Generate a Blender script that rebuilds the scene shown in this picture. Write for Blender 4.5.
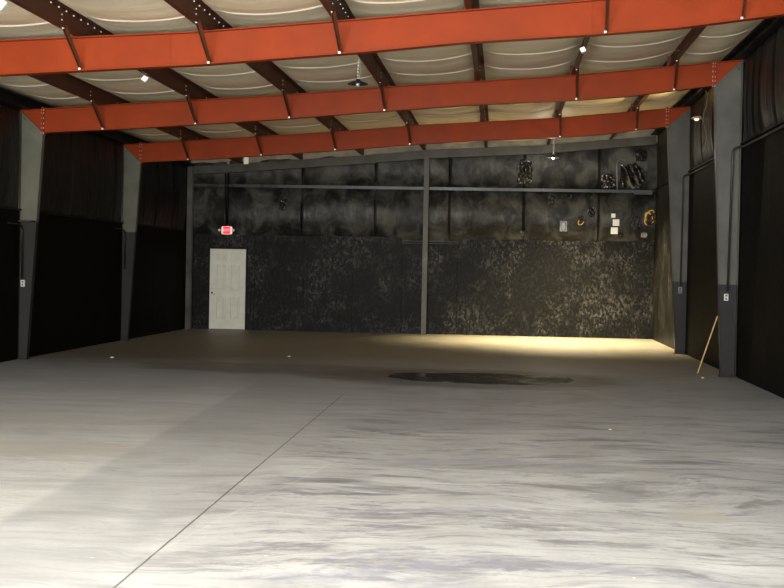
import bpy, bmesh, math, random
from mathutils import Vector, Matrix, noise
random.seed(7)
for o in list(bpy.data.objects): bpy.data.objects.remove(o)
S = bpy.context.scene
COL = S.collection
PI = math.pi

# ---------------------------------------------------------------- camera
F = 1370.0
YAW, PITCH, ROLL, CAMZ = 0.0792105, 0.0179485, 0.0195136, 1.5963
cam = bpy.data.cameras.new('camera'); co = bpy.data.objects.new('camera', cam); COL.objects.link(co)
cam.sensor_width = 36; cam.lens = 36 * F / 784; cam.clip_start = .05; cam.clip_end = 200
fwd = Vector((-math.sin(YAW)*math.cos(PITCH), math.cos(YAW)*math.cos(PITCH), -math.sin(PITCH)))
rt = Vector((math.cos(YAW), math.sin(YAW), 0)); up = rt.cross(fwd)
r2 = rt*math.cos(ROLL) + up*math.sin(ROLL); u2 = up*math.cos(ROLL) - rt*math.sin(ROLL)
M = Matrix((r2, u2, -fwd)).transposed().to_4x4(); M.translation = (0, 0, CAMZ)
co.matrix_world = M
S.camera = co
# ---------------------------------------------------------------- world, exposure, lights
w = bpy.data.worlds.new('world'); S.world = w; w.use_nodes = True
w.node_tree.nodes['Background'].inputs[0].default_value = (.9, .95, 1, 1)
w.node_tree.nodes['Background'].inputs[1].default_value = 0.25
S.view_settings.view_transform = 'Standard'; S.view_settings.look = 'None'
S.view_settings.gamma = 1; S.view_settings.use_curve_mapping = False
S.view_settings.exposure = 0.0

XL, XR, D = -7.918, 3.769, 34.21          # side walls, back wall
def light(name, kind, loc, energy, color, rot=None, **kw):
    l = bpy.data.lights.new(name, kind); l.energy = energy; l.color = color
    for k, v in kw.items(): setattr(l, k, v)
    o = bpy.data.objects.new(name, l); o.location = loc
    if rot: o.rotation_euler = rot
    COL.objects.link(o); return o
# daylight entering through the open roll-up door behind the camera
light('door_daylight', 'AREA', (-2.1, -1.0, 2.15), 3150, (.95, .985, 1.0), rot=(math.radians(90), 0, 0),
      shape='RECTANGLE', size=9.6, size_y=4.1)

# added fill that lifts the ceiling, standing in for bounce off an unseen apron
light('ceiling_fill', 'AREA', (-2.1, -1.05, .06), 3600, (1.0, .88, .68), rot=(math.radians(125), 0, 0),
      shape='RECTANGLE', size=9.6, size_y=.9)

# ---------------------------------------------------------------- materials
def mat(name, base=(.5,.5,.5), rough=.5, metal=0, emit=None, es=0, coat=0, spec=.5):
    m = bpy.data.materials.new(name); m.use_nodes = True
    b = m.node_tree.nodes['Principled BSDF']
    b.inputs['Base Color'].default_value = (*base, 1); b.inputs['Roughness'].default_value = rough
    b.inputs['Specular IOR Level'].default_value = spec
    b.inputs['Metallic'].default_value = metal; b.inputs['Coat Weight'].default_value = coat
    if emit: b.inputs['Emission Color'].default_value = (*emit, 1); b.inputs['Emission Strength'].default_value = es
    return m
class NT:
    def __init__(s, m): s.t = m.node_tree; s.b = s.t.nodes['Principled BSDF']
    def n(s, typ, **kw):
        x = s.t.nodes.new(typ)
        for k, v in kw.items(): setattr(x, k, v)
        return x
    def l(s, a, b): s.t.links.new(a, b)
    def val(s, sock, v):
        if hasattr(v, 'is_linked') or isinstance(v, bpy.types.NodeSocket): s.l(v, sock)
        else: sock.default_value = v
    def math(s, op, a, b=0, c=None, clamp=False):
        x = s.n('ShaderNodeMath', operation=op); x.use_clamp = clamp
        s.val(x.inputs[0], a); s.val(x.inputs[1], b)
        if c is not None: s.val(x.inputs[2], c)
        return x.outputs[0]
    def pos(s): return s.n('ShaderNodeNewGeometry').outputs['Position']
    def scaled(s, v, sc, rot=(0,0,0), off=(0,0,0)):
        x = s.n('ShaderNodeMapping'); x.inputs['Scale'].default_value = sc; x.inputs['Rotation'].default_value = rot
        x.inputs['Location'].default_value = off; s.l(v, x.inputs[0]); return x.outputs[0]
    def noise(s, v, scale, det=4, rough=.55, dist=0):
        x = s.n('ShaderNodeTexNoise'); s.l(v, x.inputs['Vector']); x.inputs['Scale'].default_value = scale
        x.inputs['Detail'].default_value = det; x.inputs['Roughness'].default_value = rough; x.inputs['Distortion'].default_value = dist
        return x.outputs['Fac']
    def ramp(s, v, stops, interp='LINEAR'):
        x = s.n('ShaderNodeValToRGB'); x.color_ramp.interpolation = interp; e = x.color_ramp.elements
        while len(e) < len(stops): e.new(.5)
        for i, (p, c) in enumerate(stops):
            e[i].position = p; e[i].color = (*c, 1) if len(c) == 3 else c
        s.l(v, x.inputs[0]); return x.outputs['Color']
    def mr(s, v, a, b, c=0, d=1, smooth=False):
        x = s.n('ShaderNodeMapRange'); x.interpolation_type = 'SMOOTHSTEP' if smooth else 'LINEAR'
        s.val(x.inputs[0], v)
        for i, q in enumerate((a, b, c, d)): s.val(x.inputs[i+1], q)
        return x.outputs[0]
    def mix(s, f, a, b, mode='MIX'):
        x = s.n('ShaderNodeMix', data_type='RGBA', blend_type=mode); s.val(x.inputs[0], f)
        for i, q in ((6, a), (7, b)):
            if isinstance(q, tuple): x.inputs[i].default_value = (*q, 1) if len(q) == 3 else q
            else: s.l(q, x.inputs[i])
        return x.outputs[2]
    def bump(s, h, st=.3, dist=.02):
        x = s.n('ShaderNodeBump'); x.inputs['Strength'].default_value = st; x.inputs['Distance'].default_value = dist
        s.l(h, x.inputs['Height']); s.l(x.outputs[0], s.b.inputs['Normal'])
    def color(s, c): s.l(c, s.b.inputs['Base Color'])
    def rough(s, c): s.l(c, s.b.inputs['Roughness'])

def paint(name, base, rough=.45, var=.35, scale=3, dark=None, edge_z=None, low=None, bump=.1, spec=.3):
    m = mat(name, base, rough, spec=spec); t = NT(m); p = t.pos()
    n = t.noise(p, scale, 5, .6)
    lo = tuple(c*(1-var) for c in base); hi = tuple(min(1, c*(1+var)) for c in base)
    c = t.ramp(n, [(.3, lo), (.7, hi)])
    if edge_z:
        sp = t.n('ShaderNodeSeparateXYZ'); t.l(p, sp.inputs[0])
        f = t.mr(sp.outputs[2], edge_z-.01, edge_z+.01)
        c = t.mix(f, low, c)
    t.color(c); t.rough(t.mr(n, .3, .7, rough-.08, rough+.1))
    t.bump(t.noise(p, 40, 3), bump, .003)
    return m
RED = paint('red_oxide_primer', (.235, .034, .008), .45, .14, 1.6, spec=.08)
RED_D = paint('red_primer_shaded', (.070, .022, .011), .5, .3, 2.5, spec=.12)  # darker red primer: purlin side and underside shading put into the colour
GREY_L = paint('grey_black_steel', (.10, .10, .078), .5, .22, 2.2, edge_z=2.27, low=(.022,.022,.021), spec=.12)
GREY_R = paint('grey_black_steel_right', (.078, .077, .070), .38, .3, 1.6, edge_z=1.46, low=(.012,.012,.0125), spec=.15)
STEEL_E = paint('grey_black_end_steel', (.07, .068, .060), .36, .35, 2.0, spec=.15)
BLACK = paint('black_painted_steel', (.009, .009, .009), .5, .3, 3, spec=.08)
GIRT = paint('black_girt_steel', (.022, .022, .02), .3, .5, 1.0, spec=.3)
BOLT = mat('zinc_bolt', (.75, .72, .66), .35, .3)
WHITE = mat('white_plastic', (.8, .8, .76), .4)
CHROME = mat('bright_metal', (.7, .7, .68), .25, .8)
DARK = mat('dark_plastic', (.01, .01, .01), .4)
SOCK = mat('socket_dark', (.03, .03, .03), .5)
IVORY = mat('ivory_plate', (.55, .56, .52), .5)
YEL = mat('yellow_cable', (.75, .42, .05), .4)
WOOD = paint('raw_pine', (.55, .38, .17), .6, .2, 8)
CREAM = mat('cream_plastic', (.62, .6, .5), .5)
def osb_mat(name, lo, hi, rough=.4, amt=1.0):
    m = mat(name, lo, rough, spec=.05); t = NT(m); p = t.pos()
    ps = t.scaled(p, (1, 1, .6), rot=(0, .5, 0))
    vo = t.n('ShaderNodeTexVoronoi'); vo.inputs['Scale'].default_value = 27
    d = t.n('ShaderNodeTexNoise'); d.inputs['Scale'].default_value = 9; t.l(p, d.inputs['Vector'])
    ad = t.n('ShaderNodeMix', data_type='VECTOR'); ad.inputs[0].default_value = .06
    t.l(ps, ad.inputs[4]); t.l(d.outputs['Color'], ad.inputs[5]); t.l(ad.outputs[1], vo.inputs['Vector'])
    sp = t.n('ShaderNodeSeparateColor'); t.l(vo.outputs['Color'], sp.inputs[0])
    chip = t.mr(sp.outputs[0], .5, 1.05)
    fine = t.noise(p, 34, 4, .7)
    patch = t.mr(t.noise(p, 1.1, 6, .7), .42, .72, 0, 1.0, True)
    f = t.math('MULTIPLY', t.math('MULTIPLY', t.math('ADD', chip, t.mr(fine, .5, .75)), t.math('ADD', patch, .10)), amt, clamp=True)
    t.color(t.mix(f, lo, hi))
    t.bump(t.math('ADD', sp.outputs[1], t.math('MULTIPLY', fine, .8)), .35, .005)
    t.rough(t.mr(fine, .3, .7, rough-.1, rough+.12))
    return m
OSB = osb_mat('black_painted_strand_board', (.008, .008, .0078), (.085, .085, .08), .42)
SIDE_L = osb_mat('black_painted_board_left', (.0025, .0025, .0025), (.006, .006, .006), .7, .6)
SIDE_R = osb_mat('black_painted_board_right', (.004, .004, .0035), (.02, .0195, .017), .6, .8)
def vinyl_mat(name, lo, hi, rough=.35, vs=(1,1,.8)):
    m = mat(name, lo, rough, spec=.16); t = NT(m); p = t.pos(); q = t.scaled(p, vs)
    n = t.noise(q, 2.2, 6, .62, .6); n2 = t.noise(t.scaled(p, (2.5, 2.5, .5)), 5, 4, .6)
    f = t.math('ADD', t.mr(n, .38, .70, 0, .75, True), t.mr(n2, .55, .8, 0, .35))
    t.color(t.mix(t.math('MINIMUM', f, 1), lo, hi)); t.rough(t.mr(n2, .3, .7, rough-.08, rough+.15))  # noise highlights of the vinyl sheen are mixed into its colour
    t.bump(t.math('ADD', t.noise(q, 5, 5, .6, 1), t.math('MULTIPLY', t.noise(q, 14, 3), .1)), .28, .025)
    return m
VIN_B = vinyl_mat('black_painted_vinyl', (.010, .010, .009), (.09, .09, .08), .40)
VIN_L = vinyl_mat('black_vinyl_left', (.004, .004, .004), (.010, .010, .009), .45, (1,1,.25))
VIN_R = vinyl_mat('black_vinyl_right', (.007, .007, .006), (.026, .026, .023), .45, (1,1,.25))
# ceiling insulation: off-white vinyl facing with dusty bands along the seams
CEILM = mat('white_vinyl_insulation', (.6, .57, .5), .6, spec=.3); t = NT(CEILM); p = t.pos()
sp = t.n('ShaderNodeSeparateXYZ'); t.l(p, sp.inputs[0])
n = t.noise(t.scaled(p, (.5, 1.6, 1)), 1.6, 5, .6)
c = t.ramp(n, [(.3, (.72, .62, .43)), (.7, (.90, .79, .58))])
SEAM0, SEAM = 20.35, 1.525
fr = t.math('FRACT', t.math('DIVIDE', t.math('SUBTRACT', sp.outputs[1], SEAM0 - 10*SEAM), SEAM))
band = t.math('MINIMUM', t.mr(fr, .0, .06, 0, 1), t.mr(fr, .06, .42, 1, 0, True))
c = t.mix(t.math('MULTIPLY', band, .45), c, (.40, .35, .29))
tape = t.math('GREATER_THAN', t.math('ABSOLUTE', t.math('SUBTRACT', fr, .5)), .482)
c = t.mix(t.math('MULTIPLY', tape, .55), c, (.97, .92, .78))
t.color(c); t.bump(t.noise(t.scaled(p, (.6, 3, 1)), 3, 4), .35, .03)

# ---------------------------------------------------------------- helpers
class MB:
    def __init__(s): s.bm = bmesh.new()
    def box(s, x0, x1, y0, y1, z0, z1, rot=None, bevel=0):
        r = bmesh.ops.create_cube(s.bm, size=1)['verts']
        c = Vector(((x0+x1)/2, (y0+y1)/2, (z0+z1)/2))
        for v in r:
            q = Vector((v.co.x*(x1-x0), v.co.y*(y1-y0), v.co.z*(z1-z0)))
            v.co = c + (rot @ q if rot else q)
        if bevel:
            es = {e for v in r for e in v.link_edges}
            bmesh.ops.bevel(s.bm, geom=list(es), offset=bevel, segments=2, affect='EDGES', profile=.5)
        return s
    def prism(s, pts, axis, a, b):
        # polygon extruded along an axis; pts are (u,v) in the other two axes in order
        def P(u, v, q): return {'x': (q, u, v), 'y': (u, q, v), 'z': (u, v, q)}[axis]
        A = [s.bm.verts.new(P(u, v, a)) for u, v in pts]; B = [s.bm.verts.new(P(u, v, b)) for u, v in pts]
        n = len(pts); s.bm.faces.new(A); s.bm.faces.new(B[::-1])
        for i in range(n): s.bm.faces.new((A[i], B[i], B[(i+1) % n], A[(i+1) % n]))
        return s
    def strip(s, top, bot, y0, y1):
        # a slab following polylines top and bot (lists of (x,z)), thick along y
        n = len(top); V = [[s.bm.verts.new((x, y, z)) for x, z in L] for y in (y0, y1) for L in (top, bot)]
        f = s.bm.faces.new
        for i in range(n-1):
            f((V[0][i], V[1][i], V[1][i+1], V[0][i+1])); f((V[2][i], V[2][i+1], V[3][i+1], V[3][i]))
            f((V[0][i], V[0][i+1], V[2][i+1], V[2][i])); f((V[1][i], V[3][i], V[3][i+1], V[1][i+1]))
        f((V[0][0], V[2][0], V[3][0], V[1][0])); f((V[0][-1], V[1][-1], V[3][-1], V[2][-1]))
        return s
    def tube(s, pts, r, seg=8, cap=True):
        pts = [Vector(p) for p in pts]; rings = []
        rr = r if isinstance(r, (list, tuple)) else [r]*len(pts)
        prev = None
        for i, p in enumerate(pts):
            d = (pts[min(i+1, len(pts)-1)] - pts[max(i-1, 0)]).normalized()
            ref = prev if prev else (Vector((0,0,1)) if abs(d.z) < .9 else Vector((1,0,0)))
            a = (ref - d*ref.dot(d)); a = a.normalized() if a.length > 1e-4 else d.orthogonal().normalized()
            prev = a; b = d.cross(a)
            rings.append([s.bm.verts.new(p + (a*math.cos(2*PI*k/seg) + b*math.sin(2*PI*k/seg))*rr[i]) for k in range(seg)])
        for A, B in zip(rings, rings[1:]):
            for k in range(seg): s.bm.faces.new((A[k], A[(k+1) % seg], B[(k+1) % seg], B[k]))
        if cap: s.bm.faces.new(rings[0][::-1]); s.bm.faces.new(rings[-1])
        return s
    def lathe(s, prof, c, seg=20, rot=None):
        c = Vector(c); rings = []
        for r, z in prof:
            q = [Vector((max(r, 1e-4)*math.cos(2*PI*k/seg), max(r, 1e-4)*math.sin(2*PI*k/seg), z)) for k in range(seg)]
            rings.append([s.bm.verts.new(c + (rot @ v if rot else v)) for v in q])
        for A, B in zip(rings, rings[1:]):
            for k in range(seg): s.bm.faces.new((A[k], A[(k+1) % seg], B[(k+1) % seg], B[k]))
        s.bm.faces.new(rings[0][::-1]); s.bm.faces.new(rings[-1])
        return s
    def grid(s, fn, us, vs):
        V = [[s.bm.verts.new(fn(u, v)) for v in vs] for u in us]
        for i in range(len(us)-1):
            for j in range(len(vs)-1): s.bm.faces.new((V[i][j], V[i+1][j], V[i+1][j+1], V[i][j+1]))
        return s
    def build(s, name, m, parent=None, loc=None, smooth=False):
        bmesh.ops.recalc_face_normals(s.bm, faces=s.bm.faces)
        me = bpy.data.meshes.new(name)
        if parent: off = world_loc(parent)
        else: off = Vector(loc) if loc else Vector((0,0,0))
        bmesh.ops.translate(s.bm, verts=s.bm.verts, vec=-off)
        s.bm.to_mesh(me); s.bm.free(); me.materials.append(m)
        if smooth:
            for f in me.polygons: f.use_smooth = True
        o = bpy.data.objects.new(name, me); COL.objects.link(o)
        if parent: o.parent = parent
        else: o.location = off
        return o
def split_build(b, name, m, parent):
    bm = b.bm; bm.verts.ensure_lookup_table(); seen = set(); out = []
    for v0 in list(bm.verts):
        if v0 in seen: continue
        st = [v0]; seen.add(v0); isl = []
        while st:
            v = st.pop(); isl.append(v)
            for e in v.link_edges:
                q = e.other_vert(v)
                if q not in seen: seen.add(q); st.append(q)
        n = MB(); mp = {v: n.bm.verts.new(v.co) for v in isl}
        for f in {f for v in isl for f in v.link_faces}: n.bm.faces.new([mp[v] for v in f.verts])
        out.append(n.build(name, m, parent))
    bm.free(); return out
def world_loc(o):
    v = Vector((0,0,0))
    while o: v += Vector(o.location); o = o.parent
    return v
def tag(o, label, cat, group=None):
    o['label'] = label; o['category'] = cat
    if group: o['group'] = group
    return o
def thing(name, loc, label, cat, group=None):
    o = bpy.data.objects.new(name, None); o.location = loc; o.empty_display_size = .2; COL.objects.link(o)
    return tag(o, label, cat, group)
def struct(o): o['kind'] = 'structure'; return o
def frange(a, b, st):
    n = max(1, int(round((b-a)/st))); return [a + (b-a)*i/n for i in range(n+1)]
def interp(P, x):
    if x <= P[0][0]: (a, b), (c, d) = P[0], P[1]
    elif x >= P[-1][0]: (a, b), (c, d) = P[-2], P[-1]
    else:
        for (a, b), (c, d) in zip(P, P[1:]):
            if a <= x <= c: break
    return b + (d-b)*(x-a)/(c-a)
TOP = [(-8, 4.08), (-6, 4.22), (-3.6, 4.375), (-1.7, 4.54), (.9, 4.72), (3.77, 5.0)]
BOT = [(-7.55, 3.72), (-6, 3.81), (-3.6, 3.985), (-1.7, 4.15), (-.5, 4.25), (1.0, 4.33), (1.94, 4.405), (3.3, 4.59)]
KY = lambda x: .0055*math.exp(-((x+2.4)/2.3)**2)      # the roof rises slightly towards the back wall mid-span
DZ = lambda x, y: KY(x)*(y-22)*(1.6 if y < 22 else .8)
ztop = lambda x, y=22: interp(TOP, x) + DZ(x, y)
zbot = lambda x, y=22: interp(BOT, x) + DZ(x, y)
PUR = [-6.53, -5.0, -3.465, -1.93, -.4, 1.115, 2.64]
PD = .22
FR = [15.9, 22.0, 28.1]

# ---------------------------------------------------------------- floor
def floor_mat():
    m = mat('worn_sealed_concrete', (.5, .5, .5), .5); t = NT(m); p = t.pos()
    sp = t.n('ShaderNodeSeparateXYZ'); t.l(p, sp.inputs[0]); X, Y = sp.outputs[0], sp.outputs[1]
    flat = t.n('ShaderNodeCombineXYZ'); t.l(X, flat.inputs[0]); t.l(Y, flat.inputs[1]); P = flat.outputs[0]
    big = t.noise(P, .35, 5, .6); mid = t.noise(t.scaled(P, (1, .55, 1)), 2.2, 6, .65); fine = t.noise(P, 30, 4, .7)
    c = t.ramp(t.math('ADD', t.math('MULTIPLY', big, .5), t.math('MULTIPLY', mid, .5)), [(.35, (.40, .40, .40)), (.5, (.52, .52, .515)), (.65, (.62, .62, .61))])
    # slab left of the cold joint is paler, strip between the two joints greyer
    left = t.mr(t.math('SUBTRACT', t.math('MULTIPLY_ADD', Y, -.030, -2.78), X), -.03, .05)
    c = t.mix(t.math('MULTIPLY', t.math('MULTIPLY', left, t.mr(Y, 19, 16.5)), .55), c, (.68, .67, .64))
    strip = t.math('MULTIPLY', t.math('SUBTRACT', 1, left), t.mr(t.math('ADD', X, t.math('MULTIPLY', t.noise(P, .8, 4), .8)), -1.9, -1.0, 1, 0))
    c = t.mix(t.math('MULTIPLY', strip, .3), c, (.33, .33, .335))
    # blue-black tyre scuff swirls, centre and right
    warp = t.noise(t.scaled(P, (1, 1, 1), off=(3, 1, 0)), .55, 3, .5)
    off = t.n('ShaderNodeVectorMath', operation='SCALE'); t.l(t.n('ShaderNodeTexNoise').outputs['Color'], off.inputs[0])
    nn = off.inputs[0].links[0].from_node; t.l(P, nn.inputs['Vector']); nn.inputs['Scale'].default_value = .5; off.inputs['Scale'].default_value = 1.5
    ad = t.n('ShaderNodeVectorMath', operation='ADD'); t.l(P, ad.inputs[0]); t.l(off.outputs[0], ad.inputs[1])
    sw = t.noise(t.scaled(ad.outputs[0], (.42, 1.5, 1)), 2.2, 8, .74, .35)
    sw2 = t.noise(t.scaled(ad.outputs[0], (.8, 3.4, 1), rot=(0,0,.35)), 2.6, 7, .76, .4)
    brk = t.mr(t.noise(t.scaled(P, (1.2, 3, 1), off=(5, 2, 0)), 1.6, 6, .7), .36, .56, .3, 1, True)
    right = t.mr(X, -2.4, -1.2, .28, 1, True)
    near = t.mr(Y, 19, 13, .35, 1, True)
    f = t.math('MULTIPLY', t.math('MULTIPLY', t.mr(sw, .48, .62, 0, .95, True), right), near)
    f2 = t.math('MULTIPLY', t.math('MULTIPLY', t.mr(sw2, .50, .64, 0, .8, True), right), near)
    f = t.math('MULTIPLY', f, brk); f2 = t.math('MULTIPLY', f2, brk)
    c = t.mix(f, c, (.16, .16, .19)); c = t.mix(f2, c, (.22, .22, .28))
    st = t.noise(t.scaled(ad.outputs[0], (.5, 5, 1)), 3.5, 6, .75, .4)
    c = t.mix(t.mr(st, .5, .72, 0, .42), c, (.22, .22, .24))
    c = t.mix(t.mr(t.noise(t.scaled(P, (.5, 2, 1), off=(2, 7, 0)), 1.3, 6, .7), .40, .70, 0, .45), c, (.30, .295, .28))
    def ell(cx, cy, rx, ry, amt, col, rot=0, nz=.6, c=c, ns=1.5, soft=(.75, 1.15)):
        q = t.n('ShaderNodeMapping', vector_type='TEXTURE'); q.inputs['Location'].default_value = (cx, cy, 0)
        q.inputs['Rotation'].default_value = (0, 0, rot); q.inputs['Scale'].default_value = (rx, ry, 1); t.l(P, q.inputs[0])
        ln = t.n('ShaderNodeVectorMath', operation='LENGTH'); t.l(q.outputs[0], ln.inputs[0])
        d = t.math('ADD', ln.outputs['Value'], t.math('MULTIPLY', t.math('SUBTRACT', t.noise(t.scaled(P, (.7, 2, 1), off=(cx, cy, 0)), ns, 6, .65), .5), nz*2))
        f = t.math('MULTIPLY', t.mr(d, soft[0], soft[1], 1, 0, True), amt)
        return t.mix(f, c, col), f
    c, _ = ell(-.35, 20.4, 2.3, 1.9, .72, (.10, .095, .085), nz=.35, c=c)
    c, _ = ell(-3.6, 21.4, 2.4, 1.1, .7, (.13, .12, .11), nz=.8, c=c)
    c, _ = ell(-1.9, 20.4, 1.2, 1.0, .6, (.12, .11, .11), nz=.8, c=c)
    c, _ = ell(.86, 10.05, .24, .5, .5, (.2, .2, .22), nz=2.0, c=c, ns=6)
    c, _ = ell(.1, 11.3, 1.2, .35, .45, (.22, .22, .26), nz=.9, c=c, ns=3)
    c, _ = ell(-.6, 14.2, 1.5, .5, .4, (.25, .25, .27), rot=.1, nz=.9, c=c, ns=3)
    c, _ = ell(.5, 17.6, .9, .8, .35, (.25, .25, .26), nz=.8, c=c, ns=3)
    c, _ = ell(1.35, 9.25, .22, .35, .35, (.42, .39, .31), nz=.4, c=c)
    c, _ = ell(-3.9, 11.5, .9, .5, .5, (.44, .40, .34), nz=.6, c=c)
    c, _ = ell(-4.9, 13.5, 1.2, .7, .35, (.45, .42, .36), nz=.6, c=c)
    # broad arcs of a turning tyre near the front
    def arc(cx, cy, R, wd, a0, a1, amt, col, c):
        dx = t.math('SUBTRACT', X, cx); dy = t.math('SUBTRACT', Y, cy)
        rr = t.math('SQRT', t.math('ADD', t.math('MULTIPLY', dx, dx), t.math('MULTIPLY', dy, dy)))
        an = t.math('ARCTAN2', dy, dx)
        d = t.math('ADD', t.math('ABSOLUTE', t.math('SUBTRACT', rr, R)), t.math('MULTIPLY', t.math('SUBTRACT', mid, .5), .12))
        f = t.math('MULTIPLY', t.mr(d, wd*.3, wd, 1, 0, True), t.math('MULTIPLY', t.mr(an, a0, a0+.2), t.mr(an, a1-.2, a1, 1, 0)))
        streak = t.mr(t.noise(t.scaled(P, (3, 3, 1)), 3, 4, .6), .35, .6)
        return t.mix(t.math('MULTIPLY', t.math('MULTIPLY', f, streak), amt), c, col)
    c = arc(-.35, 7.2, .62, .07, 1.2, 3.0, .8, (.22, .22, .28), c)
    c = arc(-.3, 7.0, .66, .05, 1.0, 3.1, .6, (.22, .22, .28), c)
    c = arc(-.1, 8.0, 1.15, .12, .6, 2.8, .6, (.24, .24, .30), c)
    c = arc(.2, 6.2, 1.3, .15, .2, 2.6, .6, (.26, .26, .34), c)
    c = arc(-.8, 5.6, 1.4, .14, .3, 2.0, .5, (.26, .26, .34), c)
    c = arc(-.3, 17.8, 1.4, .22, -1.2, 3.1, .55, (.24, .24, .26), c)
    c = arc(-2.6, 10.2, 1.6, .08, -.9, 1.6, .3, (.30, .30, .32), c)
    # pale scrape lines across
    scr = t.noise(t.scaled(P, (.25, 9, 1), rot=(0, 0, .03)), 2, 3, .8)
    c = t.mix(t.mr(scr, .68, .74, 0, .5), c, (.78, .78, .76))
    spk = t.noise(P, 9, 2, .5)
    c = t.mix(t.mr(spk, .77, .80, 0, .7), c, (.85, .85, .82))
    c = t.mix(t.mr(t.noise(t.scaled(P, (1,1,1), off=(9,4,0)), 7, 2, .5), .78, .81, 0, .6), c, (.15, .15, .15))
    # painted dimness far left, then old brown dirt towards the back of the building
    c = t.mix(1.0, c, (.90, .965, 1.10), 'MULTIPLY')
    c, _ = ell(-6.3, 25.0, 3.4, 3.2, .95, (.10, .095, .08), nz=.7, c=c, ns=1.2, soft=(.3, 1.45))  # weaker light at the far left, darkened into the floor colour
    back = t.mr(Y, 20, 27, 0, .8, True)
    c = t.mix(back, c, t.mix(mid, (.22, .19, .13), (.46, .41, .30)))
    # control joints
    def joint(x0, y0, x1, y1, wd, amt, c, col=(.05, .05, .05), lim=None):
        L = math.hypot(x1-x0, y1-y0); nx, ny = (y1-y0)/L, -(x1-x0)/L
        d = t.math('ADD', t.math('MULTIPLY', t.math('SUBTRACT', X, x0), nx), t.math('MULTIPLY', t.math('SUBTRACT', Y, y0), ny))
        d = t.math('ABSOLUTE', t.math('ADD', d, t.math('MULTIPLY', t.math('SUBTRACT', t.noise(P, 6, 4, .7), .5), .012)))
        f = t.mr(d, wd*.5, wd, amt, 0)
        A_, v0, v1 = lim or (Y, y0-1, y1)
        f = t.math('MULTIPLY', f, t.math('MULTIPLY', t.mr(A_, v1-.4, v1, 1, 0), t.mr(A_, v0, v0+.4)))
        return t.mix(f, c, col)
    c = joint(-1.87, 6.6, -1.965, 17.3, .0085, .9, c)
    c = joint(-6, 10.4, 4, 11.65, .012, .3, c, (.75, .75, .72), (X, -6, -.6))
    c = joint(-1.78, 8.9, 1.4, 8.0, .012, .35, c, (.78, .78, .76), (X, -1.9, .0))
    c = joint(-1.80, 8.0, -1.3, 11.5, .012, .1, c, (.78, .78, .76))
    c = t.mix(t.mr(fine, .3, .7, 0, .2), c, (.25, .25, .25))
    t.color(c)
    t.rough(t.mr(mid, .3, .7, .42, .62))
    t.bump(t.math('ADD', fine, t.math('MULTIPLY', mid, .6)), .12, .004)
    return m
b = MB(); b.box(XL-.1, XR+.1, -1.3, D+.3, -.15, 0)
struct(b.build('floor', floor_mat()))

# ---------------------------------------------------------------- ceiling (sagging insulation over the purlins)
edges = [XL-.05] + PUR + [XR+.05]
sag_edges = [XL+.15] + PUR + [XR-.19]
def ceil_z(x, y):
    z0 = ztop(x, y) + PD
    for a, bb in zip(sag_edges, sag_edges[1:]):
        if a <= x <= bb: u = (x-a)/(bb-a); break
    else: a, bb, u = 0, 1, 0
    u = min(max((u*(bb-a)-.085)/(bb-a-.105), 0), 1)
    fr_ = ((y - SEAM0)/SEAM) % 1
    sag = .085 + .035*noise.noise(Vector((a*3.1, y*.55, 0)))
    bulge = .03*abs(math.sin(PI*fr_))**.7
    ridge = .019*math.exp(-((min(fr_, 1-fr_))*SEAM/.022)**2)
    s = (4*u*(1-u))**.8 if 0 < u < 1 else 0
    return z0 + .012 - (sag + bulge)*s - ridge*min(1, s*1.6) + .006*noise.noise(Vector((x*1.4, y*3, 2)))*s
b = MB(); xs = []
for a, bb in zip(edges, edges[1:]): xs += frange(a, bb, .11)[:-1]
xs.append(edges[-1])
b.grid(lambda x, y: (x, y, ceil_z(x, y)), xs, sorted(set(frange(-1.2, 12, .5)[:-1] + frange(12, D+.2, .085) + [SEAM0+SEAM*k_+d_ for k_ in range(-5, 10) for d_ in (-.045, -.022, -.01, 0, .01, .022, .045) if SEAM0+SEAM*k_ < D])))
ce = struct(b.build('ceiling', CEILM, smooth=True))
b = MB(); b.strip([(x, z+PD+.12) for x, z in TOP], [(x, z+PD+.07) for x, z in TOP], -1.2, D+.2); b.build('roof_deck', BLACK, ce)

# ---------------------------------------------------------------- walls
def crease(x, L, wd):
    return max([math.exp(-((x-q)/wd)**2) for q in L] + [0])
BSEAM = [-6.89, -5.0, -3.16, -1.32, .52, 2.36]
def back_y(x, z):
    # bulged blanket pinched at the girts and at the vertical laps
    if z < 3.63: u = (z-2.36)/(3.63-2.36)
    else: u = (z-3.63)/(ztop(x)+.3-3.63)
    u = min(max(u, 0), 1)
    bul = (.24 if z < 3.63 else .19)*(4*u*(1-u))**.7
    bul += .03*noise.noise(Vector((x*1.1, 0, z*1.6))) + .006*noise.noise(Vector((x*3.5, 3, z*3.5)))
    near = crease(x, BSEAM, .16)
    bul += near*.012*noise.noise(Vector((x*12, 5, z*2)))
    bul *= 1 - .8*crease(x, BSEAM, .017)
    return D - max(bul, 0)
wb = MB(); wb.box(XL-.1, XR+.1, D+.02, D+.12, 0, 5.3)
wall_back = struct(wb.build('wall_back', BLACK))
b = MB(); b.grid(lambda x, z: (x, back_y(x, z), z), sorted(set(frange(XL, XR, .04) + [q_ + d_ for q_ in BSEAM for d_ in (-.045, -.03, -.018, -.008, 0, .008, .018, .03, .045)])), frange(2.2, 5.22, .035))
b.build('insulation_blanket', VIN_B, wall_back, smooth=True)
b = MB()
b.grid(lambda x, v: (x, D-.20+.04*math.sin(PI*v)-.012*noise.noise(Vector((x*2, v, 4))), ztop(x, D)-.16+.40*v), frange(XL+.02, XR-.02, .08), frange(0, 1, .12))
b.build('roof_insulation_edge', paint('dusty_insulation', (.30, .27, .21), .6, .35, 3), wall_back, smooth=True)
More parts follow.
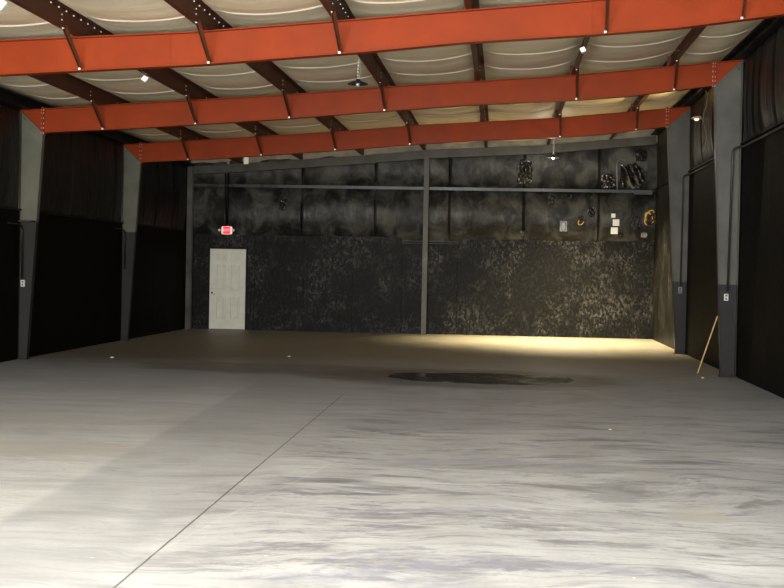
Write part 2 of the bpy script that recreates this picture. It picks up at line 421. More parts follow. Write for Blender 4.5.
# strand-board sheets on the lower back wall, door opening left free
def sheet(x0, x1, z1, z0=0, y=None):
    b = MB(); yy = (D-.045) if y is None else y
    b.box(x0+.002, x1-.002, yy, yy+.03, z0, z1, bevel=.002); return b.build('strand_board_sheet', OSB, wall_back)
DX0, DX1, DH = -7.338, -6.424, 2.03
sheet(XL+.02, DX0-.05, 2.40); sheet(DX0-.05, DX1+.05, 2.40, DH+.05); sheet(DX1+.05, -6.2, 2.40)
sheet(-6.2, -4.95, 2.415); sheet(-4.95, -3.72, 2.415); sheet(-3.72, -2.48, 2.42)
sheet(-2.48, -1.09, 2.22, y=D-.03)
for a, bb in ((-1.09, .13), (.13, 1.345), (1.345, 2.56), (2.56, XR-.01)): sheet(a, bb, 2.43)
b = MB(); b.box(-2.48, -1.09, D-.05, D-.0, 2.22, 2.25); b.box(-2.46, -1.11, D-.045, D-.004, 2.27, 2.30)
split_build(b, 'base_girt', BLACK, wall_back)

def side_wall(name, X, sgn, ply_h, ym, vin, seams):
    b = MB(); b.box(*(sorted((X, X+sgn*.12))), -1.2, D+.1, 0, 5.35)
    wl = struct(b.build(name, BLACK))
    for k, (a, bb) in enumerate(zip([-1.0]+FR, FR+[D-.38])):
        # inner board panel, held between the frames
        y0, y1 = (a if k == 0 else a+.10), (bb-.10 if k < 3 else D-.06)
        n = max(1, round((y1-y0)/1.22)); st = (y1-y0)/n
        for i in range(n): m = MB(); m.box(*(sorted((X-sgn*.002, X-sgn*.035))), y0+i*st+.002, y0+(i+1)*st-.002, 0, ply_h, bevel=.002); m.build('wall_board', OSB if (k == 3 and sgn > 0) else ym, wl)  # last right bay gets paler boards, its lamplight put into the colour
        if k == 3: y1 = D-.48
        def sx(y, z):
            u = (z-ply_h)/(ztop(X)+.2-ply_h); u = min(max(u, 0), 1); q = (y-y0)/(y1-y0)
            bul = .11*(4*u*(1-u))**.5 * (4*q*(1-q))**.25
            bul += .02*noise.noise(Vector((y*1.6, z*.5, 7))) + .005*noise.noise(Vector((y*6, z*.8, 1)))
            bul *= 1 - .7*crease(y, seams, .05)
            return (X - sgn*max(bul, 0), y, z)
        m = MB(); m.grid(sx, frange(y0, y1, .06 if a > 10 else .4), frange(ply_h-.02, ztop(X)-.03, .06)); m.build('wall_insulation', vin, wl, smooth=True)
    return wl
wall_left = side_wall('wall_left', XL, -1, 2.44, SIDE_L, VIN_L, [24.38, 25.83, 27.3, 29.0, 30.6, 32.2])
wall_right = side_wall('wall_right', XR, 1, 3.66, SIDE_R, VIN_R, [18, 19.2, 20.3, 20.8, 21.4, 23.4, 24.6, 26, 27.2, 29.4, 31])
# front wall round the open roll-up door the light comes through
b = MB(); b.prism([(XL-.1, 0), (-7, 0), (-7, 4.25), (2.8, 4.25), (2.8, 0), (XR+.1, 0), (XR+.1, 5.3), (XL-.1, 5.3)], 'y', -1.25, -1.12)
struct(b.build('wall_front', BLACK))

# ---------------------------------------------------------------- door_1 (white six-panel door)
DW = paint('door_cream_paint', (.66, .66, .585), .45, .07, 5)
b = MB(); y0 = D-.062
b.box(DX0, DX1, y0, y0+.04, .01, DH, bevel=.002)
door = struct(b.build('door_1', DW))
def panel(x0, x1, z0, z1):
    b = MB(); rings = []
    for ins, y in ((0, y0+.0005), (.004, y0-.030), (.022, y0-.030), (.026, y0-.001), (.044, y0-.001), (.050, y0-.022)):
        a, c, d, e = DX0+x0+ins, DX0+x1-ins, z0+ins, z1-ins
        rings.append([b.bm.verts.new(q) for q in ((a, y, d), (c, y, d), (c, y, e), (a, y, e))])
    for A, B in zip(rings, rings[1:]):
        for k in range(4): b.bm.faces.new((A[k], A[(k+1) % 4], B[(k+1) % 4], B[k]))
    b.bm.faces.new(rings[-1]); b.bm.faces.new(rings[0][::-1])
    b.build('door_panel', DW, door)
for x0, x1 in ((.17, .41), (.53, .77)):
    for z0, z1 in ((.25, .82), (.97, 1.63), (1.74, 1.93)): panel(x0, x1, z0, z1)
b = MB(); b.lathe([(.0, 0), (.026, 0), (.026, .006), (.0, .006)], (DX0+.065, y0-.001, .92), 16, Matrix.Rotation(PI/2, 3, 'X'))
b.lathe([(.0, 0), (.012, 0), (.012, .006), (.0, .006)], (DX0+.12, y0-.001, .88), 10, Matrix.Rotation(PI/2, 3, 'X'))
[o.__setitem__('label', 'empty dark latch hole') for o in split_build(b, 'latch_hole', DARK, door)]
b = MB(); b.box(DX0+.04, DX0+.085, y0-.01, y0, 1.02, 1.07, bevel=.004); h = b.build('deadbolt', CHROME, door)
b = MB()
b.prism([(DX0-.05, 0), (DX0-.006, 0), (DX0-.006, DH+.006), (DX1+.006, DH+.006), (DX1+.006, 0), (DX1+.05, 0), (DX1+.05, DH+.05), (DX0-.05, DH+.05)], 'y', D-.055, D-.001)
b.build('door_frame', BLACK, door)

# ---------------------------------------------------------------- rigid frames
def bolts(b, pts, y, r=.013):
    for x, z in pts: b.lathe([(0, 0), (r, 0), (r, .012), (r*.7, .018), (0, .018)], (x, y, z), 6, Matrix.Rotation(PI/2, 3, 'X'))
def column(side, Y, mtl, label):
    if side == 'L': o, ib, it = XL+.005-.04, -7.76, -7.54; sg = 1
    else: o, ib, it = XR-.005, 3.51, 3.29; sg = -1
    if side == 'L': o = -7.912
    zi = zbot(-7.54) if side == 'L' else 4.57; zo = ztop(o)-.02
    if side == 'R': o, ib = (3.715, 3.495) if Y < 25 else (3.755, 3.55)
    root = thing('steel_column', (o + sg*.1, Y, 0), label, 'column', 'tapered columns along the side walls')
    b = MB(); b.prism([(o, 0), (ib, 0), (it, zi), (o, zo)], 'y', Y-.005, Y+.005); b.build('web', mtl, root)
    b = MB(); b.prism([(o, 0), (o+sg*.012, 0), (o+sg*.012, zo-.01), (o, zo)], 'y', Y-.08, Y+.08); b.build('outer_flange', mtl, root)
    b = MB(); b.prism([(ib, 0), (ib+sg*.012, 0), (it+sg*.012, zi), (it, zi)], 'y', Y-.06, Y+.06); b.build('inner_flange', mtl, root)
    b = MB(); a, c = sorted((o, ib+sg*.03)); b.box(a, c, Y-.09, Y+.09, 0, .018)
    bp = b.build('base_plate', mtl, root); b = MB(); bolts(b, [(o+sg*.06, .05), (ib-sg*.05, .05)], Y-.016, .014); split_build(b, 'anchor_bolt', mtl, root)
    # knee plate with bolt hole along the mitre to the rafter
    b = MB(); b.prism([(o, zo), (o+sg*.02, zo+.0), (it+sg*.015, zi-.0), (it, zi-.03)], 'y', Y-.07, Y+.07); b.build('knee_plate', mtl, root)
    b = MB(); bolts(b, [(o+sg*.055, zo-.12)], Y-.006, .014); q = b.build('bolt', DARK, root)
    return root
column('L', 22.0, GREY_L, 'near grey-black tapered steel column on the left wall with an ivory outlet on it')
column('L', 28.1, GREY_L, 'far grey-black tapered steel column on the left wall, the nearer the back corner')
column('R', 22.0, GREY_R, 'near grey-black tapered steel column on the right wall beside the leaning stick')
column('R', 28.1, GREY_R, 'far grey-black tapered steel column on the right wall next to the yellow lit floor')

def rafter(Y, label, ends, brx, splice=None):
    root = thing('roof_rafter', (-2.0, Y, zbot(-2.0, Y)), label, 'rafter', 'red steel rafters spanning the room')
    XS = [x for x in (-7.91, -6, -3.6, -1.7, .95, 2.2, 3.76)]
    tp, bt = [], []
    kL, kR = -7.54, 3.29
    xs = sorted(set([-7.90, kL, -6, -3.6, -1.7, -.5, 1.0, 1.94, kR, 3.75]))
    for x in xs:
        tp.append((x, ztop(x, Y)))
        if x < kL: bt.append((x, ztop(x, Y)-.012))
        elif x > kR: bt.append((x, ztop(x, Y)-.012))
        else: bt.append((x, zbot(x, Y)))
    b = MB(); b.strip(tp, bt, Y-.004, Y+.004); b.build('web', RED, root)
    b = MB(); b.strip([(x, z+.0) for x, z in tp], [(x, z-.012) for x, z in tp], Y-.08, Y+.08); b.build('top_flange', RED, root)
    ins = [(x, z) for x, z in bt if kL <= x <= kR]
    b = MB(); b.strip([(x, z+.012) for x, z in ins], ins, Y-.08, Y+.08); b.build('bottom_flange', RED, root)
    for x in ends:
        b = MB(); b.box(x-.014, x+.014, Y-.082, Y+.082, zbot(x, Y)-.03, ztop(x, Y)+.03)
        ep = b.build('end_plate', RED, root)
        b = MB()
        for f in (.0, .22, .40, .62, .84, .97): b.box(x-.022, x+.022, Y-.075, Y-.055, zbot(x, Y)-.02+(ztop(x, Y)-zbot(x, Y))*f, zbot(x, Y)+.005+(ztop(x, Y)-zbot(x, Y))*f, bevel=.004)
        split_build(b, 'bolt', BOLT, ep)
    if splice:
        b = MB()
        for x in splice: b.box(x-.004, x+.004, Y-.012, Y+.0, zbot(x, Y)+.01, ztop(x, Y)-.01)
        split_build(b, 'stiffener', RED, root)
    for x in brx:
        # flange brace: angle from purlin down to the bottom flange
        A = Vector((x-.03, Y-.62, ztop(x, Y)+.03)); B = Vector((x+.01, Y-.075, zbot(x, Y)+.02))
        # L-section: vertical leg and flat leg sharing an edge
        b = MB(); sec = [(0, 0), (.05, 0), (.05, -.006), (.006, -.006), (.006, -.05), (0, -.05)]
        Va = [b.bm.verts.new(A + Vector((u_, 0, v_))) for u_, v_ in sec]; Vb = [b.bm.verts.new(B + Vector((u_*.7, 0, v_*.7))) for u_, v_ in sec]
        b.bm.faces.new(Va); b.bm.faces.new(Vb[::-1])
        for k in range(6): b.bm.faces.new((Va[k], Vb[k], Vb[(k+1) % 6], Va[(k+1) % 6]))
        br = b.build('flange_brace', RED_D, root)
        b = MB(); b.lathe([(0, 0), (.016, 0), (.016, .02), (0, .02)], B+Vector((.0, -.015, -.005)), 8, Matrix.Rotation(PI/2, 3, 'X'))
        b.lathe([(0, 0), (.014, 0), (.014, .02), (0, .02)], A+Vector((.01, -.0, -.03)), 8, Matrix.Rotation(PI/2, 3, 'X'))
        split_build(b, 'bolt', BOLT, br)
    for x in PUR:      # purlin clips standing on the rafter
        b = MB(); b.box(x-.095, x-.035, Y-.05, Y-.043, ztop(x, Y)+.0, ztop(x, Y)+.15); b.build('purlin_clip', RED_D, root)
    return root
BR = [-6.53, -5.0, -3.465, -1.93, 1.115, 2.64]
rafter(FR[0], 'nearest and largest bright orange-red steel rafter crossing the top of the room', [], [x for x in BR if x > -6], [-3.93, .98])
rafter(FR[1], 'middle red steel rafter resting on the two nearer side columns', [-7.53, 3.27], BR, [-1.2, .98])
rafter(FR[2], 'farthest and darkest red steel rafter, the lowest seen, before the back wall', [-7.53, 3.27], BR, [-1.2])

# ---------------------------------------------------------------- purlins
names = ['first from the left wall', 'second from the left wall', 'third from the left wall', 'fourth from the left wall', 'third from the right wall', 'second from the right wall', 'first from the right wall']
for x, nm in zip(PUR, names):
    z = ztop(x); y0, y1 = 9.6, D-.22
    root = thing('purlin', (x, 22, z), 'dark red-brown roof purlin running front to back, '+nm, 'purlin', 'roof purlins under the insulation')
    prof = [(x-.07, z+.014), (x-.07, z), (x, z), (x, z+PD-.006), (x+.066, z+PD-.006), (x+.066, z+PD), (x-.006, z+PD), (x-.006, z+.006), (x-.064, z+.006), (x-.064, z+.014)]
    b = MB(); rings = [[b.bm.verts.new((u_, yy, v_)) for u_, v_ in prof] for yy in (y0, 22, y1)]
    for A, B in zip(rings, rings[1:]):
        for k in range(len(prof)): b.bm.faces.new((A[k], B[k], B[(k+1) % len(prof)], A[(k+1) % len(prof)]))
    b.bm.faces.new(rings[0]); b.bm.faces.new(rings[-1][::-1]); b.build('purlin_section', RED_D, root)
    b = MB()
    for Y in FR:     # lap bolts either side of each rafter
        for dy in (-.75, .75):
            for dz in (.07, .13):
                b.lathe([(0, 0), (.008, 0), (.008, .010), (0, .010)], (x-.014 if x > 0 else x, Y+dy, z+dz), 6, Matrix.Rotation(PI/2 , 3, 'Y'))
    split_build(b, 'lap_bolt', BOLT, root)
    if x < -1:
        b = MB()
        for k in range(26): b.box(x, x+.012, 12.6+k*.27, 12.62+k*.27, z+PD-.035, z+PD-.02)
        split_build(b, 'insulation_tab', BOLT, root)
    for ch in root.children:
        for v in ch.data.vertices: v.co.z += DZ(x, v.co.y+22)
for nm, x0, x1 in (('left', XL+.005, XL+.2), ('right', XR-.2, XR-.005)):
    z = ztop((x0+x1)/2)
    b = MB()
    xa = x1 if nm == 'left' else x0; xb = x0 if nm == 'left' else x1; sg = 1 if nm == 'left' else -1
    b.prism([(xb, z), (xa, z), (xa, z+.03), (xa-sg*.008, z+.03), (xa-sg*.008, z+.008), (xb+sg*.1, z+.008), (xb+sg*.1, z+PD-.07), (xa, z+PD-.06), (xa, z+PD-.04), (xb, z+PD-.05)], 'y', 9.6, D-.33)
    o = b.build('eave_strut', BLACK, loc=((x0+x1)/2, 22, z)); tag(o, 'black eave strut along the top of the %s wall' % nm, 'beam', 'black eave struts')
# ---------------------------------------------------------------- end-wall framing
yb = D-.30
XS = [-7.80, -6, -3.6, -1.7, .9, 3.70]
root = thing('end_rafter', (-2, yb, ztop(-2, D)), 'grey-black sloping steel beam along the top of the back wall', 'beam')
b = MB(); b.strip([(x, ztop(x, D)-.016) for x in XS], [(x, ztop(x, D)-.225) for x in XS], yb, yb+.008); b.build('web', STEEL_E, root)
b = MB(); b.strip([(x, ztop(x, D)-.016) for x in XS], [(x, ztop(x, D)-.01) for x in XS], yb-.0, yb+.08)
b.strip([(x, ztop(x, D)-.217) for x in XS], [(x, ztop(x, D)-.225) for x in XS], yb, yb+.08); split_build(b, 'flange', STEEL_E, root)
def post(name, x0, x1, y0, y1, z1, label, mtl=STEEL_E, out=None):
    root = thing(name, ((x0+x1)/2, (y0+y1)/2, 0), label, 'column')
    b = MB(); xm = (x0+x1)/2; z1 -= .02; b.prism([(x0, y0), (x1, y0), (x1, y0+.01), (xm+.004, y0+.01), (xm+.004, y1-.01), (x1, y1-.01), (x1, y1), (x0, y1), (x0, y1-.01), (xm-.004, y1-.01), (xm-.004, y0+.01), (x0, y0+.01)], 'z', 0, z1); b.build('post_section', mtl, root)
    b = MB(); b.box(x0-.015, x1+.015, y0-.015, y1, 0, .015); b.build('base_plate', mtl, root)
    return root
post('end_post', -1.945, -1.825, D-.45, D-.31, ztop(-1.9, D)+.0, 'slim grey steel post in the middle of the back wall')
post('corner_post', -7.865, -7.735, D-.45, D-.31, ztop(-7.8, D)-.01, 'grey-black steel post in the left back corner')
# horizontal girt
b = MB(); z = 3.63
b.prism([(D-.22, z-.045), (D-.22, z+.03), (D-.02, z+.03), (D-.02, z+.022), (D-.212, z+.022), (D-.212, z-.045)], 'x', -7.73, XR-.12)
tag(b.build('wall_girt', GIRT, loc=(-2, D-.12, z)), 'long dark horizontal steel girt across the back wall', 'beam')
b = MB(); b.box(3.2, XR-.12, D-.24, D-.222, z-.08, z-.005); 
tag(b.build('girt_clip', GIRT, loc=(3.5, D-.22, z-.04)), 'dark steel clip plate at the right end of the wall girt', 'bracket')

# ---------------------------------------------------------------- small objects on the walls
def bend(P, r=.12, n=6):
    P = [Vector(p) for p in P]; out = [P[0]]
    for a, b_, c in zip(P, P[1:], P[2:]):
        u = (a-b_).normalized(); v = (c-b_).normalized(); q = min(r, (a-b_).length*.45, (c-b_).length*.45)
        for i in range(n+1):
            t_ = i/n; out.append((b_+u*q)*(1-t_)**2 + b_*2*t_*(1-t_) + (b_+v*q)*t_**2)
    out.append(P[-1]); return out
CON = paint('black_painted_conduit', (.008, .008, .008), .35, .2, 3)
CONL = paint('grey_black_conduit', (.028, .028, .027), .35, .2, 3)
def conduit(P, label, r=.014, mtl=CON, br=.16):
    b = MB(); b.tube(bend(P, br), r, 10); return tag(b.build('conduit', mtl, loc=P[-1], smooth=True), label, 'pipe', 'painted conduits on the walls')
conduit([(XR-.06, 10, 3.61), (XR-.06, 21.7, 3.61), (3.58, 21.86, 3.60), (3.555, 21.90, 1.36)], 'black conduit over the right wall boards bending down the near right column', .018, CONL)
conduit([(XR-.06, 22.2, 3.61), (XR-.06, 27.8, 3.61), (3.61, 27.96, 3.60), (3.61, 28.0, 1.38)], 'black conduit over the right wall boards bending down the far right column', .016, CONL)
conduit([(-7.86, 21.3, 2.22), (-7.86, 21.7, 2.22), (-7.83, 21.88, 2.20), (-7.83, 21.90, 1.33)], 'black conduit bending down the near left column to its outlet', .014)
conduit([(-7.86, 27.3, 2.33), (-7.86, 27.8, 2.33), (-7.82, 28.0, 2.28), (-7.82, 28.0, 1.5)], 'black conduit bending down the far left column', .014)
conduit([(-6.93, D-.08, 2.62), (-6.93, D-.30, 3.0), (-6.93, D-.30, ztop(-6.93)-.25)], 'black conduit rising from the exit sign, left of the pair', .014, BLACK, .1)
conduit([(-6.87, D-.08, 2.62), (-6.87, D-.30, 3.0), (-6.87, D-.30, ztop(-6.87)-.25)], 'black conduit rising from the exit sign, right of the pair', .014, BLACK, .1)
k = 0
for side, X, z in (('L', XL, 2.44), ('R', XR, 3.66)):
    for a, bb in zip([8.0]+FR[1:], FR[1:]+[D-.06]):
        k += 1; sg = 1 if side == 'R' else -1; ya = a+.09 if a > 9 else a
        b = MB(); x0, x1 = sorted((X-sg*.002, X-sg*.07)); b.box(x0, x1, ya, bb-.09, z+.001, z+.028, bevel=.004)
        struct(b.build('trim_%d' % k, BLACK))
b = MB(); b.box(-7.9, -7.645, 21.83, 21.99, 2.255, 2.28, bevel=.003)
tag(b.build('steel_bar', DARK, loc=(-7.8, 21.9, 2.27)), 'short black bar across the near left column', 'bar')

def outlet(x, y, z, label, plate=IVORY, g='outlets on the columns', s=1.0):
    root = thing('power_outlet', (x, y, z-.06), label, 'outlet', g)
    b = MB(); b.box(x-.036*s, x+.036*s, y-.045, y, z-.06*s, z+.06*s, bevel=.004); b.build('outlet_box', plate, root)
    for dz in (-.027*s, .027*s):
        b = MB(); b.box(x-.018*s, x+.018*s, y-.049, y-.044, z+dz-.016*s, z+dz+.016*s, bevel=.003)
        b.build('socket', SOCK, root)
    return root
outlet(-7.83, 21.985, 1.25, 'small ivory outlet box on the near left column', s=.9)
outlet(3.545, 21.985, 1.26, 'small ivory outlet box on the near right column', s=.9)
DKP = mat('grey_plate', (.16, .16, .15), .5)
outlet(3.61, 28.085, 1.29, 'dark grey outlet box on the far right column', DKP, s=1.1)

def text_mesh(txt, size, name, mtl, parent, loc):
    cu = bpy.data.curves.new(name, 'FONT'); cu.body = txt; cu.size = size; cu.extrude = .002; cu.align_x = 'CENTER'; cu.align_y = 'CENTER'; cu.offset = .002
    to = bpy.data.objects.new('tmp', cu); COL.objects.link(to)
    dg = bpy.context.evaluated_depsgraph_get(); me = bpy.data.meshes.new_from_object(to.evaluated_get(dg))
    bpy.data.objects.remove(to)
    me.transform(Matrix.Rotation(PI/2, 4, 'X')); me.materials.clear(); me.materials.append(mtl)
    o = bpy.data.objects.new(name, me); COL.objects.link(o); o.parent = parent; o.location = Vector(loc)-world_loc(parent); return o
ex, ez, ey = -6.90, 2.50, D-.20
root = thing('exit_sign', (ex, ey, ez-.1), 'small red lit EXIT sign above the pale door', 'sign')
WHG = mat('sign_housing', (.85, .8, .76), .4, emit=(1, .6, .5), es=.5)
b = MB(); b.box(ex-.14, ex+.14, ey, ey+.07, ez-.105, ez+.105, bevel=.034); b.build('housing', WHG, root)
REDG = mat('red_lit_panel', (.6, .02, .03), .4, emit=(1, .015, .04), es=1.5)
b = MB(); b.box(ex-.092, ex+.092, ey-.004, ey+.01, ez-.088, ez+.088, bevel=.012); b.build('lit_panel', REDG, root)
text_mesh('EXIT', .085, 'lettering', mat('lit_letters', (.9, .4, .4), .4, emit=(1, .22, .24), es=1.2), root, (ex, ey-.006, ez))
b = MB(); b.box(ex-.04, ex+.04, ey+.07, D-.05, ez-.04, ez+.12); b.build('mounting_box', BLACK, root)
for s in (-1, 1):
    b = MB(); b.lathe([(0, 0), (.03, 0), (.035, .03), (.0, .03)], (ex+s*.175, ey+.0, ez+.0), 12, Matrix.Rotation(PI/2, 3, 'X'))
    b.box(*sorted((ex+s*.13, ex+s*.165)), ey+.0, ey+.02, ez-.01, ez+.01); b.build('side_lamp', IVORY, root)

# pendant lamps
def pendant(x, y, ztopc, zl, label, on, power=0):
    root = thing('pendant_lamp', (x, y, zl), label, 'lamp', 'small pendant lamps under the roof')
    n_ = max(6, int((ztopc-zl-.06)/.016)); b = MB()
    b.lathe([(.0, .06)] + [((.010 if i_ % 3 else .004), .06+(ztopc-zl-.06)*i_/n_) for i_ in range(n_+1)] + [(.0, ztopc-zl)], (x, y, zl), 6)
    b.build('chain', CHROME, root)
    b = MB(); b.tube([(x+.02, y, zl+.05), (x+.035, y, (zl+ztopc)/2), (x+.012, y, ztopc)], .004, 6); b.build('cord', IVORY, root)
    b = MB(); b.lathe([(0, .075), (.03, .07), (.035, .045), (.07, .035), (.145, .008), (.15, -.008), (.14, -.004), (.055, .016), (0, .018)], (x, y, zl), 28); b.build('shade', DARK, root, smooth=True)
    bm_ = mat('lamp_bulb_on', (1, 1, 1), .3, emit=(1, .88, .62), es=14) if on else mat('lamp_bulb_off', (.6, .7, .65), .15, .4)
    b = MB(); b.lathe([(0, -.03), (.018, -.027), (.027, -.015), (.03, 0), (.03, .012), (0, .013)], (x, y, zl-.005), 18); b.build('bulb', bm_, root, smooth=True)
    return root
pendant(-2.15, 20.0, ceil_z(-2.15, 20)+.02, 4.30, 'small black pendant lamp on a chain between the nearest and middle rafters, unlit', False)
lx, ly, lz = 1.14, 32.0, 4.26
pendant(lx, ly, ztop(1.115, ly)-.002, lz, 'small lit black pendant lamp hanging before the back wall', True)
light('pendant_beam', 'SPOT', (lx, ly, lz-.06), 4200, (1, .80, .45), rot=(math.radians(-1), math.radians(-9), 0), spot_size=math.radians(114), spot_blend=1.0, shadow_soft_size=.06)

light('pendant_glow', 'POINT', (lx, ly, lz-.05), 55, (1, .9, .7), shadow_soft_size=.04)
def flood(x, y, z, label, s=1.0, ry=0, on=False, mtl=None):
    root = thing('floodlight', (x, y, z), label, 'lamp', 'small floodlights fixed under the roof')
    R_ = Matrix.Rotation(ry, 3, 'Y') @ Matrix.Rotation(math.radians(-20), 3, 'X')
    def bx(b, a0, a1, b0, b1, c0, c1, bv=.004):
        m = MB(); r = bmesh.ops.create_cube(b.bm, size=1)['verts']
        for v in r: v.co = Vector((x, y, z)) + R_ @ Vector(((a0+a1)/2+v.co.x*(a1-a0), (b0+b1)/2+v.co.y*(b1-b0), (c0+c1)/2+v.co.z*(c1-c0)))
    b = MB(); bx(b, -.05*s, .05*s, -.0, .05*s, -.05*s, .05*s); b.build('lamp_housing', IVORY if mtl is None else mtl, root)
    b = MB(); bx(b, -.042*s, .042*s, -.006, .0, -.042*s, .042*s); b.build('lens', mat('flood_lens', (.9, .9, .86), .3, emit=(1, .95, .85), es=.7 if not on else 5), root)
    b = MB(); b.tube([(x, y+.04, z), (x+.02, y+.06, z+.06), (x+.03, y+.06, z+.13)], .008, 6); b.build('bracket', DARK, root)
    return root
flood(-5.10, 19.15, 4.235, 'small white floodlight under the second purlin, between the nearest and middle rafters', .8, .5)
flood(1.03, 18.6, 4.60, 'small white floodlight on the second purlin from the right wall', .7, -.4)
flood(-4.98, 13.2, 4.14, 'white floodlight cut by the top left corner of the photo', 1.0, .5)
# small white box hanging under the far rafter
b = MB(); b.box(-5.35, -5.25, 28.0, 28.06, 3.71, 3.855, bevel=.01)
tag(b.build('sensor_box', CREAM, loc=(-5.3, 28.03, 3.7)), 'small white box hanging under the far red rafter above the back wall', 'box')
# wall lamp between the right columns
fx, fy, fz = 3.585, 26.0, 4.53
root = thing('wall_lamp', (fx, fy, fz), 'small warm lit wall lamp high up between the two right columns', 'lamp')
b = MB(); b.tube([(3.72, fy, fz+.02), (fx, fy, fz+.02)], .015, 8); b.build('arm', DARK, root)
b = MB(); b.lathe([(0, .035), (.05, .035), (.115, 0), (.12, -.012), (0, -.012)], (fx, fy, fz), 18); b.build('shade', mat('lamp_shade_tan', (.35, .27, .2), .5), root)
b = MB(); b.lathe([(0, -.05), (.03, -.045), (.05, -.015), (.0, -.011)], (fx-.01, fy, fz), 16); b.build('bulb', mat('wall_bulb', (1, 1, 1), .3, emit=(1, .85, .6), es=1.6), root, smooth=True)
light('wall_lamp_glow', 'SPOT', (fx-.16, fy, fz-.12), 130, (1, .76, .36), rot=(math.radians(180), math.radians(-62), 0), spot_size=math.radians(130), spot_blend=.7, shadow_soft_size=.05)
# loose dangling cables by the wall lamp
for i, (x, y) in enumerate(((3.62, 25.2), (3.66, 25.6))):
    P = [(x+.04*math.sin(j*1.3+i), y, 4.95-.14*j) for j in range(9)]
    b = MB(); b.tube(P, .008, 6); tag(b.build('hanging_cable', paint('dusty_cable', (.16, .13, .08), .5, .3, 9) if i == 0 else CON, loc=P[0]),
        ['dusty tan cable hanging beside the lit wall lamp', 'black cable hanging beside the lit wall lamp'][i], 'cable')

# leaning stick
A = Vector((3.205, 22.50, .012)); B = Vector((3.427, 22.03, .955))
b = MB(); b.tube([A, B], .0115, 8); tag(b.build('wooden_stick', WOOD, loc=A), 'pale wooden stick leaning against the near right column', 'stick')

# ---- odds and ends on the back wall
def wall_y(x0, x1, z0, z1): return min(back_y(x, z) for x in (x0, (x0+x1)/2, x1) for z in (z0, (z0+z1)/2, z1))
def crumple(x0, x1, z0, z1, y, amp, seed, nx=14, nz=14, sc=9, rag=.22):
    # ragged, folded sheet of plastic: outline and folds both irregular
    b = MB(); cx, cz, hx, hz = (x0+x1)/2, (z0+z1)/2, (x1-x0)/2, (z1-z0)/2
    def f(u, v):
        s_, t_ = 2*u-1, 2*v-1; rr = max(abs(s_), abs(t_)); an = math.atan2(t_, s_)
        k_ = 1 + rag*rr*(noise.noise(Vector((math.cos(an)*2.2, math.sin(an)*2.2, seed)))*1.3 + .5*noise.noise(Vector((math.cos(an)*6, math.sin(an)*6, seed))))
        a_ = s_*math.sqrt(1-.32*t_*t_)*k_; c_ = t_*math.sqrt(1-.32*s_*s_)*k_
        x, z = cx+hx*a_, cz+hz*c_
        fold = abs(noise.noise(Vector((x*sc, seed, z*sc*.8+x*4)))) + .12*abs(noise.noise(Vector((x*sc*2.3, seed, z*sc*2.3))))
        e = max(0, 1-rr**3)
        return (x, y - .012 - amp*(.15+fold*2.2)*(.25+.75*e), z)
    b.grid(f, [i/nx for i in range(nx+1)], [i/nz for i in range(nz+1)])
    return b
BV = mat('shiny_black_plastic', (.007, .007, .007), .22, spec=.7)
BVG = mat('grey_black_flap', (.022, .022, .02), .26, spec=.7)
def junk(name, bx_, y, amp, seed, label, cat, m=BV, sc=9, n_=14):
    n_ = n_+8; y = wall_y(*bx_); b = crumple(*bx_, y, amp, seed, n_, n_, sc)
    o = tag(b.build(name, m, loc=((bx_[0]+bx_[1])/2, y, bx_[2])), label, cat)
    sd = o.modifiers.new('thickness', 'SOLIDIFY'); sd.thickness = .006; sd.offset = 0
junk('torn_flap', (-5.56, -5.38, 3.02, 3.30), D-.17, .05, 1, 'ragged torn hole flap in the black wall blanket left of centre', 'flap', BVG, 14)
junk('plastic_patch', (.36, .72, 3.76, 4.38), D-.18, .06, 2, 'crinkled black plastic strip above the girt in the back wall centre-right', 'plastic patch', BVG, 10, 18)
junk('plastic_sheet', (2.85, 3.44, 3.70, 4.30), D-.22, .10, 3, 'crumpled glossy black plastic sheet above the girt near the right corner', 'plastic sheet', BV, 3.2, 26)
junk('plastic_scrap', (3.22, 3.5, 4.36, 4.66), D-.20, .08, 4, 'small crumpled black plastic scrap under the roof in the right back corner', 'plastic scrap', BV, 12)
junk('cable_clutter', (1.10, 1.28, 3.28, 3.50), D-.17, .05, 5, 'dark crumpled clump on the back wall just below the girt, left of two', 'scrap', BVG, 16)
junk('cable_clutter', (1.55, 1.70, 3.42, 3.54), D-.16, .04, 6, 'small dark crumpled clump touching the underside of the girt', 'scrap', BV, 16)
junk('wall_patch', (2.10, 2.27, 2.98, 3.22), D-.16, .04, 8, 'dark crumpled patch beside the yellow cable hook', 'patch', BV, 16)
junk('black_rag', (2.42, 2.74, 3.70, 4.05), D-.18, .04, 9, 'wrinkled black plastic strip left of the crumpled glossy sheet', 'plastic strip', BV, 10)
junk('wall_rag', (.42, .62, 2.48, 2.62), D-.16, .05, 12, 'small black crumpled lump on the boards edge below the wrinkled strip', 'scrap', BVG, 14)
# metal frame round the glossy sheet
b = MB(); b.tube(bend([(2.79, D-.14, 3.675), (2.79, D-.26, 3.675), (2.77, D-.26, 4.30), (2.80, D-.26, 4.37), (2.98, D-.26, 4.39)], .05), .014, 8)
tag(b.build('bent_rod', mat('worn_metal', (.14, .14, .12), .3, .3), loc=(2.79, D-.2, 3.67)), 'bent grey rod edging the glossy black plastic sheet', 'rod')
# small grey junction box
root = thing('junction_box', (1.5, D-.17, 2.66), 'grey-edged junction box on the back wall above the boards', 'box')
jy = wall_y(1.41, 1.59, 2.61, 2.87)
b = MB(); b.box(1.41, 1.59, jy-.06, jy-.001, 2.61, 2.87, bevel=.01); b.build('box_body', paint('worn_grey_box', (.2, .2, .185), .5, .3, 10), root)
b = MB(); b.box(1.44, 1.56, jy-.068, jy-.058, 2.64, 2.84, bevel=.01); b.build('cover', BVG, root)
